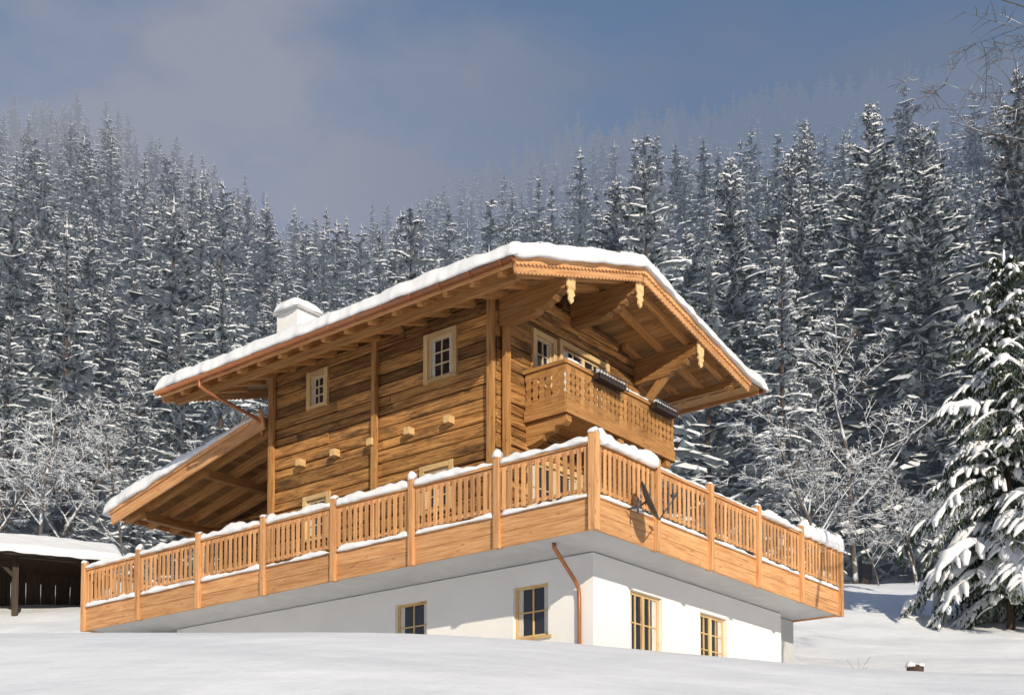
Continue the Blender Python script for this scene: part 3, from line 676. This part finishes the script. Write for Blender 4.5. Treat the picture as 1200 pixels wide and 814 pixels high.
def near_tree(seed, H, RR, whorls, nb):
    rr = random.Random(seed); V = []; Fc = []; M = []
    def addf(pts, m):
        b = len(V); V.extend([tuple(p) for p in pts]); Fc.append(tuple(range(b, b+len(pts)))); M.append(m)
    def lump(pts, wd, hg, K=6):
        b = len(V); n = len(pts); Z = Vector((0, 0, 1))
        for i, p in enumerate(pts):
            d = (pts[min(i+1, n-1)]-pts[max(i-1, 0)]).normalized(); c = d.cross(Z); c = c.normalized() if c.length > .05 else Vector((1, 0, 0)); u_ = c.cross(d)
            e = math.sin(math.pi*(i+.25)/(n-.5))**.55; nz = 1+1.1*noise.noise(p*2.9+Vector((seed, 0, 0)))
            for k in range(K):
                a = 2*math.pi*k/K; s_ = math.sin(a); V.append(tuple(p+c*math.cos(a)*wd*e*nz+u_*(s_*(1 if s_ > 0 else .35)*hg*e*nz+.02)))
        for i in range(n-1):
            for k in range(K): Fc.append((b+i*K+k, b+i*K+(k+1) % K, b+(i+1)*K+(k+1) % K, b+(i+1)*K+k)); M.append(2)
        Fc.append(tuple(b+k for k in range(K))); Fc.append(tuple(b+(n-1)*K+k for k in range(K))); M.extend([2, 2])
    tV, tF = trunk_mesh(rr, H, .15, .004, .003)
    for i in range(whorls):
        f = (i+rr.random()*.9)/whorls; z = H*(.07+.92*f**.95)
        base = RR*((1-f)**.66)*(.75+.25*min(1, f*6))*rr.uniform(.7, 1.2)
        for j in range(max(3, int(nb*(1-.4*f)))):
            a = rr.random()*6.283; Lb = base*rr.uniform(.45, 1.15)+.15; dv = Vector((math.cos(a), math.sin(a), 0)); pv = Vector((-dv.y, dv.x, 0))
            up = .05+.6*f+rr.uniform(-.14, .14); dr = (.80-.42*f)+rr.uniform(-.2, .2); n = max(5, int(Lb*4.5)); zo = rr.uniform(-.2, .2)
            path = [Vector((0, 0, z+zo))+dv*(Lb*t*(1-.12*t))+Vector((0, 0, Lb*(up*t-dr*t*t))) for t in [(k+.3)/n for k in range(n)]]
            heavy = rr.random()
            for k, P in enumerate(path):
                t = (k+.3)/n; wl = (Lb*.28*math.sin(math.pi*min(1, t*.75+.2))+.10)*rr.uniform(.7, 1.2)
                for sd_ in (-1, 1):
                    td = (pv*sd_+dv*rr.uniform(.4, .9)).normalized()
                    tw = [P+td*(wl*s_)+Vector((0, 0, -wl*(.15*s_+.55*s_*s_))) for s_ in (0, .35, .7, 1.0)]
                    for s_ in range(7):
                        u_ = s_/6*2.99; kk = int(u_); q = tw[kk].lerp(tw[min(3, kk+1)], u_-kk); hl = rr.uniform(.10, .30)*(.6+.4*Lb/RR); ws_ = .038
                        sv_ = td*ws_; o_ = Vector((rr.uniform(-.1, .1), rr.uniform(-.1, .1), -hl))
                        addf([q-sv_, q+sv_, q+o_], 1 if rr.random() < .92 else 3)
                    if rr.random() < .30+.3*heavy and wl > .14: lump([p_+Vector((0, 0, .02)) for p_ in tw], .035+.09*wl, .03+.08*wl, 5)
                for s_ in range(4):
                    o_ = Vector((rr.uniform(-.12, .12), rr.uniform(-.12, .12), -rr.uniform(.12, .38))); addf([P-dv*.05, P+dv*.05, P+o_], 1 if rr.random() < .92 else 3)
            if heavy > .2:
                k0 = int(n*rr.uniform(0, .55)); k1 = n if rr.random() < .7 else max(k0+3, n-2); sc_ = .55+.65*heavy
                lump([q+Vector((0, 0, .03)) for q in path[k0:k1]]+[path[k1-1]+dv*.07-Vector((0, 0, .10))], (.075+.065*Lb)*sc_, (.07+.055*Lb)*sc_)
    lump([Vector((0, 0, H*.955)), Vector((0, 0, H*.98)), Vector((.01, 0, H))], .06, .06)
    return tV, tF, V, Fc, M
def mk(name, V, Fc, M, mats, sm=False):
    me = bpy.data.meshes.new(name); me.from_pydata(V, [], Fc); me.update()
    for m in mats: me.materials.append(m)
    me.polygons.foreach_set('material_index', M)
    if sm: me.polygons.foreach_set('use_smooth', [m == 2 or sm == 2 for m in M])
    return me
MATS = [BARK, NEEDLE, TSNOW, FROST]
far = []
for s in range(8):
    tV, tF, V, Fc, M = tri_tree(100+s, 18, R.uniform(2.4, 3.9), 30, 8, 4, .06, R.uniform(.75, .92), fr_=R.uniform(.68, .86), wfac=.27, pw=R.uniform(.5, 1.0), drp=R.uniform(.45, .85))
    b = len(tV); far.append(mk('spruce_far', tV+V, tF+[tuple(i+b for i in f) for f in Fc], [0]*len(tF)+M, MATS))
hero = []
for s in range(4):
    tV, tF, V, Fc, M = tri_tree(200+s, 26, R.uniform(3.2, 4.4), 58, 11, 6, .09, .74, .08, fr_=.48, wfac=.26, pw=R.uniform(.55, .85))
    hero.append((mk('spruce_trunk', tV, tF, [0]*len(tF), MATS), mk('spruce_crown', V, Fc, M, MATS)))
def hero_tree(x, y, H, k, label, grp=None):
    e = empty('spruce_tree', (x, y, ground_h(x, y)-.1), R.random()*6.28); s = H/26; e.scale = (s*R.uniform(.95, 1.2), s*R.uniform(.95, 1.2), s)
    for nm, md in (('trunk', hero[k][0]), ('crown', hero[k][1])):
        o = bpy.data.objects.new(nm, md); COL.objects.link(o); o.parent = e
    top(e, label, 'tree', grp)
HL = [(19.6, 70, 28), (22.6, 68, 25.5), (27.6, 68, 29), (25.6, 75, 24), (12.6, 72, 25), (15.0, 69, 20), (16.9, 72, 23.5), (18.0, 79, 25), (10.3, 76, 20), (32.5, 75, 28), (24.0, 82, 25), (6.6, 82, 22.5), (8.6, 86, 17), (14.0, 82, 20), (20.8, 86, 25), (28.0, 86, 25), (35, 84, 28),
      (-20.5, 84, 17), (-25.5, 80, 16), (-29, 86, 19), (-33.5, 88, 19), (-17, 88, 16), (-36, 80, 17)]
used = []
for i, (x, y, H) in enumerate(HL):
    hero_tree(x, y, H, i % 4, 'tall dark spruce dusted with snow at the forest edge', 'snowy spruces of the hillside forest'); used.append((x, y))
tV, tF, V, Fc, M = near_tree(333, 12.7, 4.1, 29, 9)
x, y = 16.2, 41
e = empty('spruce_tree', (x, y, ground_h(x, y)-.1))
NM = [BARK, DNEED, SNOW, FROST]
for nm, md in (('trunk', mk('near_trunk', tV, tF, [0]*len(tF), NM, 2)), ('crown', mk('near_crown', V, Fc, M, NM, 1))):
    o = bpy.data.objects.new(nm, md); COL.objects.link(o); o.parent = e
top(e, 'spruce with branches bent under thick clumps of snow', 'tree')
# forest
pts = []
y = 64.0
FR = random.Random(5)
while y < 440:
    sp = 3.8 if y < 130 else (4.3 if y < 260 else 6.0)
    xw = .44*y+5; x = -xw
    while x < xw:
        px, py = x+FR.uniform(-.48, .48)*sp, y+FR.uniform(-.48, .48)*sp
        t = px/py; l = float(np.interp(t, TT, LL))
        if py < l+10 and not (py < 72 and t > .24) and all((px-a)**2+(py-b)**2 > 6 for a, b in used):
            if FR.random() > .05:
                sz = FR.choice([.45, .55, .65, .75, .8, .88, 1.0, 1.15])*FR.uniform(.93, 1.07)*(1.1 if t > .05 else 1)
                pts.append((px, py, ground_h(px, py)-.3, sz, FR.random()*6.28, FR.randrange(8)))
        x += sp
    y += sp*.9
pts.sort(key=lambda p: p[1])
hz = {}
for k in range(-60, 61):
    t = k*.01; hz[k] = .25+(.17+.55*(t+.28) if -.28 < t < .03 else 0)
    if .03 <= t < .2: hz[k] = .47-(t-.1)*.9 if t > .1 else .47
for (a, b, H) in HL:
    k = int(round(a/b*100)); hz[k] = max(hz.get(k, 0), (ground_h(a, b)+H*.85)/b)
vis, rest = [], []
for p in pts:
    k = int(round(p[0]/p[1]*100)); topr = (p[2]+18*p[3])/p[1]
    if len(vis) < 300-len(HL)-1 and abs(p[0]/p[1]) < .42 and topr > min(hz.get(q, 9) for q in (k-1, k, k+1))+.01: vis.append(p)
    else: rest.append(p)
    hz[k] = max(hz.get(k, 0), topr-.02)
firsts = {}
for p in vis:
    o = bpy.data.objects.new('spruce_tree', far[p[5]]); COL.objects.link(o); o.location = p[:3]
    sx = p[3]*(.9+.3*FR.random()); o.scale = (sx, sx, p[3]); o.rotation_euler = (0, 0, p[4]); top(o, 'snow-dusted spruce in the dense hillside forest', 'tree', 'snowy spruces of the hillside forest')
    firsts.setdefault(p[5], o)
me = bpy.data.meshes.new('distant_forest'); me.from_pydata([p[:3] for p in rest], [], [])
a = me.attributes.new('scl', 'FLOAT', 'POINT'); a.data.foreach_set('value', [p[3] for p in rest])
a = me.attributes.new('rz', 'FLOAT', 'POINT'); a.data.foreach_set('value', [p[4] for p in rest])
a = me.attributes.new('sort', 'INT', 'POINT'); a.data.foreach_set('value', [p[5] for p in rest])
fo = bpy.data.objects.new('distant_forest', me); COL.objects.link(fo); fo['kind'] = 'stuff'
ng = bpy.data.node_groups.new('forest_scatter', 'GeometryNodeTree')
ng.interface.new_socket('Geometry', in_out='INPUT', socket_type='NodeSocketGeometry'); ng.interface.new_socket('Geometry', in_out='OUTPUT', socket_type='NodeSocketGeometry')
gi = ng.nodes.new('NodeGroupInput'); gout = ng.nodes.new('NodeGroupOutput'); iop = ng.nodes.new('GeometryNodeInstanceOnPoints'); jg = ng.nodes.new('GeometryNodeJoinGeometry')
for k in sorted(firsts, reverse=True):
    oi = ng.nodes.new('GeometryNodeObjectInfo'); oi.inputs['Object'].default_value = firsts[k]; oi.inputs['As Instance'].default_value = True; oi.transform_space = 'ORIGINAL'
    ng.links.new(oi.outputs['Geometry'], jg.inputs[0])
def na(nm, ty):
    n = ng.nodes.new('GeometryNodeInputNamedAttribute'); n.data_type = ty; n.inputs['Name'].default_value = nm; return n.outputs[0]
cx = ng.nodes.new('ShaderNodeCombineXYZ'); ng.links.new(na('rz', 'FLOAT'), cx.inputs[2]); cs = ng.nodes.new('ShaderNodeCombineXYZ'); sc = na('scl', 'FLOAT')
for i in range(3): ng.links.new(sc, cs.inputs[i])
ng.links.new(gi.outputs[0], iop.inputs['Points']); ng.links.new(jg.outputs[0], iop.inputs['Instance']); iop.inputs['Pick Instance'].default_value = True
ng.links.new(na('sort', 'INT'), iop.inputs['Instance Index']); ng.links.new(cx.outputs[0], iop.inputs['Rotation']); ng.links.new(cs.outputs[0], iop.inputs['Scale'])
ng.links.new(iop.outputs[0], gout.inputs[0])
mo = fo.modifiers.new('scatter', 'NODES'); mo.node_group = ng

def bare_tree(seed, H, spread=.5, lev=5, lean=0, mult=1.0, start=.28, tr=.011, mats=(None, None)):
    rr = random.Random(seed); TV, TF, CV, CF = [], [], [], []
    def tube(V, Fc, pts, rs, seg):
        b = len(V)
        for i, p in enumerate(pts):
            d = (pts[min(i+1, len(pts)-1)]-pts[max(i-1, 0)]).normalized(); x = d.cross(Vector((.3, .2, 1))).normalized() if abs(d.z) < .95 else Vector((1, 0, 0)); y = d.cross(x)
            for k in range(seg):
                a = 2*math.pi*k/seg; V.append(tuple(p+x*math.cos(a)*rs[i]+y*math.sin(a)*rs[i]))
        for i in range(len(pts)-1):
            for k in range(seg): Fc.append((b+i*seg+k, b+i*seg+(k+1) % seg, b+(i+1)*seg+(k+1) % seg, b+(i+1)*seg+k))
    def grow(p, d, ln, r, l):
        n = 5 if l < 2 else (3 if l < 3 else 2); pts = [p]; rs = [r]; dd = d.copy()
        for i in range(n):
            dd = (dd+Vector((rr.gauss(0, .12), rr.gauss(0, .12), rr.gauss(0, .08)-(.05*l if l > 2 else -.02)))).normalized()
            pts.append(pts[-1]+dd*ln/n); rs.append(r*(1-.62*(i+1)/n))
        tube(TV if l == 0 else CV, TF if l == 0 else CF, pts, rs, 8 if l == 0 else (5 if l < 2 else 3))
        if l >= lev: return
        nb = (9, 6, 5, 5, 4)[l]; st = start if l == 0 else .15
        for i in range(nb):
            f = st+(1-st)*(i+rr.random())/nb; f = min(f, .99); k = min(int(f*n), n-1); q = pts[k].lerp(pts[k+1], f*n-k)
            a = rr.random()*6.28; side = Vector((math.cos(a), math.sin(a), 0)); side = (side-dd*side.dot(dd)).normalized()
            nd = (dd*(1-spread)+side*(spread+rr.random()*.35)+Vector((0, 0, .12))).normalized()
            grow(q, nd, ln*rr.uniform(.42, .62)*(1.05-.45*f), max(.010*mult, rs[k]*.45), l+1)
    grow(Vector((0, 0, -.2)), Vector((lean, 0, 1)).normalized(), H*.85, H*tr, 0)
    return mk('bare_trunk', TV, TF, [0]*len(TF), [mats[0]], 2), mk('bare_crown', CV, CF, [0]*len(CF), [mats[1]])
bts = [bare_tree(11, 10, .5, 4, .1, 1.8, mats=(TRK, TW)), bare_tree(12, 10, .6, 4, -.15, 1.8, mats=(TRK, TW)), bare_tree(13, 10, .45, 4, 0, 1.8, mats=(TRK, TW)), bare_tree(14, 10, .6, 4, 0, .5, .70, .006, (DARKTW, DARKTW))]
def put_bare(x, y, H, k, label, rz=None, nm='bare_tree'):
    e = empty(nm, (x, y, ground_h(x, y)), R.random()*6.28 if rz is None else rz); e.scale = (H/10,)*3
    for n_2, md in (('trunk', bts[k][0]), ('crown', bts[k][1])):
        o = bpy.data.objects.new(n_2, md); COL.objects.link(o); o.parent = e
    top(e, label, 'tree')
for i, (x, y, H) in enumerate([(-21.5, 57, 9.5), (-24.5, 58, 9), (-18, 59, 7.5), (-14.8, 61, 7), (-23, 62, 11), (-27, 60, 9), (17.2, 63, 14), (15.0, 61, 10), (18.6, 58, 5.5), (20.6, 59, 5), (19.6, 61, 7.5), (13.6, 60, 8), (22, 62, 6), (16.6, 57, 4), (21.4, 60, 4), (24, 61, 4.5)]):
    put_bare(x, y, H, i % 3, 'leafless deciduous tree coated in snow at the forest edge')
put_bare(11.15, 20.5, 14.2, 3, 'leafless tree with thin dark twigs beside the snowy slope', 2.0)

# ------------------------------------------------------------------ shed
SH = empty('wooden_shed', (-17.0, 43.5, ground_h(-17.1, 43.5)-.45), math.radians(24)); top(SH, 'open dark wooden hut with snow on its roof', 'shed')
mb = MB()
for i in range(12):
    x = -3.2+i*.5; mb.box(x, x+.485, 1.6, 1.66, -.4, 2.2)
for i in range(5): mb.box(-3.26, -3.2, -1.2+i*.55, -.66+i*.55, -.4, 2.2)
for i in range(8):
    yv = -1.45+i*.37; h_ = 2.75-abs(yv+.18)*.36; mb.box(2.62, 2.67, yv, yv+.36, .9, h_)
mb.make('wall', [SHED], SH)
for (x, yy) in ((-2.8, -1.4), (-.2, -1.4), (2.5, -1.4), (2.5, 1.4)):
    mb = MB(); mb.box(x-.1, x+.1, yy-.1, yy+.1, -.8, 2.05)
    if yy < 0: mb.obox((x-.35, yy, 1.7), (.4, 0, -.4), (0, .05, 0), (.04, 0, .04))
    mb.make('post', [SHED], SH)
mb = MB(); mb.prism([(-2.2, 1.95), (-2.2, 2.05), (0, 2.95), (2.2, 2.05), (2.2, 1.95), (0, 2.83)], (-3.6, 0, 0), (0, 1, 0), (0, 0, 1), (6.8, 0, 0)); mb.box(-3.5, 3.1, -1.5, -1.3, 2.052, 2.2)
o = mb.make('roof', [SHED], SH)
sn = roof_snow('roof_snow', [(-2.25, 2.06), (0, 2.97), (2.25, 2.06)], -3.15, 3.6, .22, 31, o, .06)
sn.rotation_euler = (0, 0, math.pi/2)
# stump
mb = MB(); mb.tube([(0, 0, -.3), (0.02, 0, .12), (.03, .01, .28)], .2, 12)
x, y = 9.7, 30.5; ST = mb.make('tree_stump', [BARK], None, False, (x, y, ground_h(x, y)+.14)); top(ST, 'small dark stump capped with snow poking out of the drift', 'stump')
mb = MB(); snow_strip(mb, (-.20, 0, .27), (.24, 0, .27), .4, .12, 3, step=.04); mb.make('snow', [SNOW], ST, True)
GRASS = simple('dry_grass', (.16, .12, .07), .8)
for (x, y) in ((8.6, 31.5),):
    mb = MB()
    for i in range(5):
        bx, by_ = R.gauss(0, .10), R.gauss(0, .10); a, b = R.gauss(0, .16), R.gauss(0, .16); h = R.uniform(.25, .6)
        mb.tube([(bx, by_, -.1), (bx+a*.4, by_+b*.4, h*.6), (bx+a, by_+b, h)], .005, 3)
    o = mb.make('grass_tuft', [GRASS], None, False, (x, y, ground_h(x, y))); top(o, 'few dry grass stalks sticking out of the snow', 'grass')
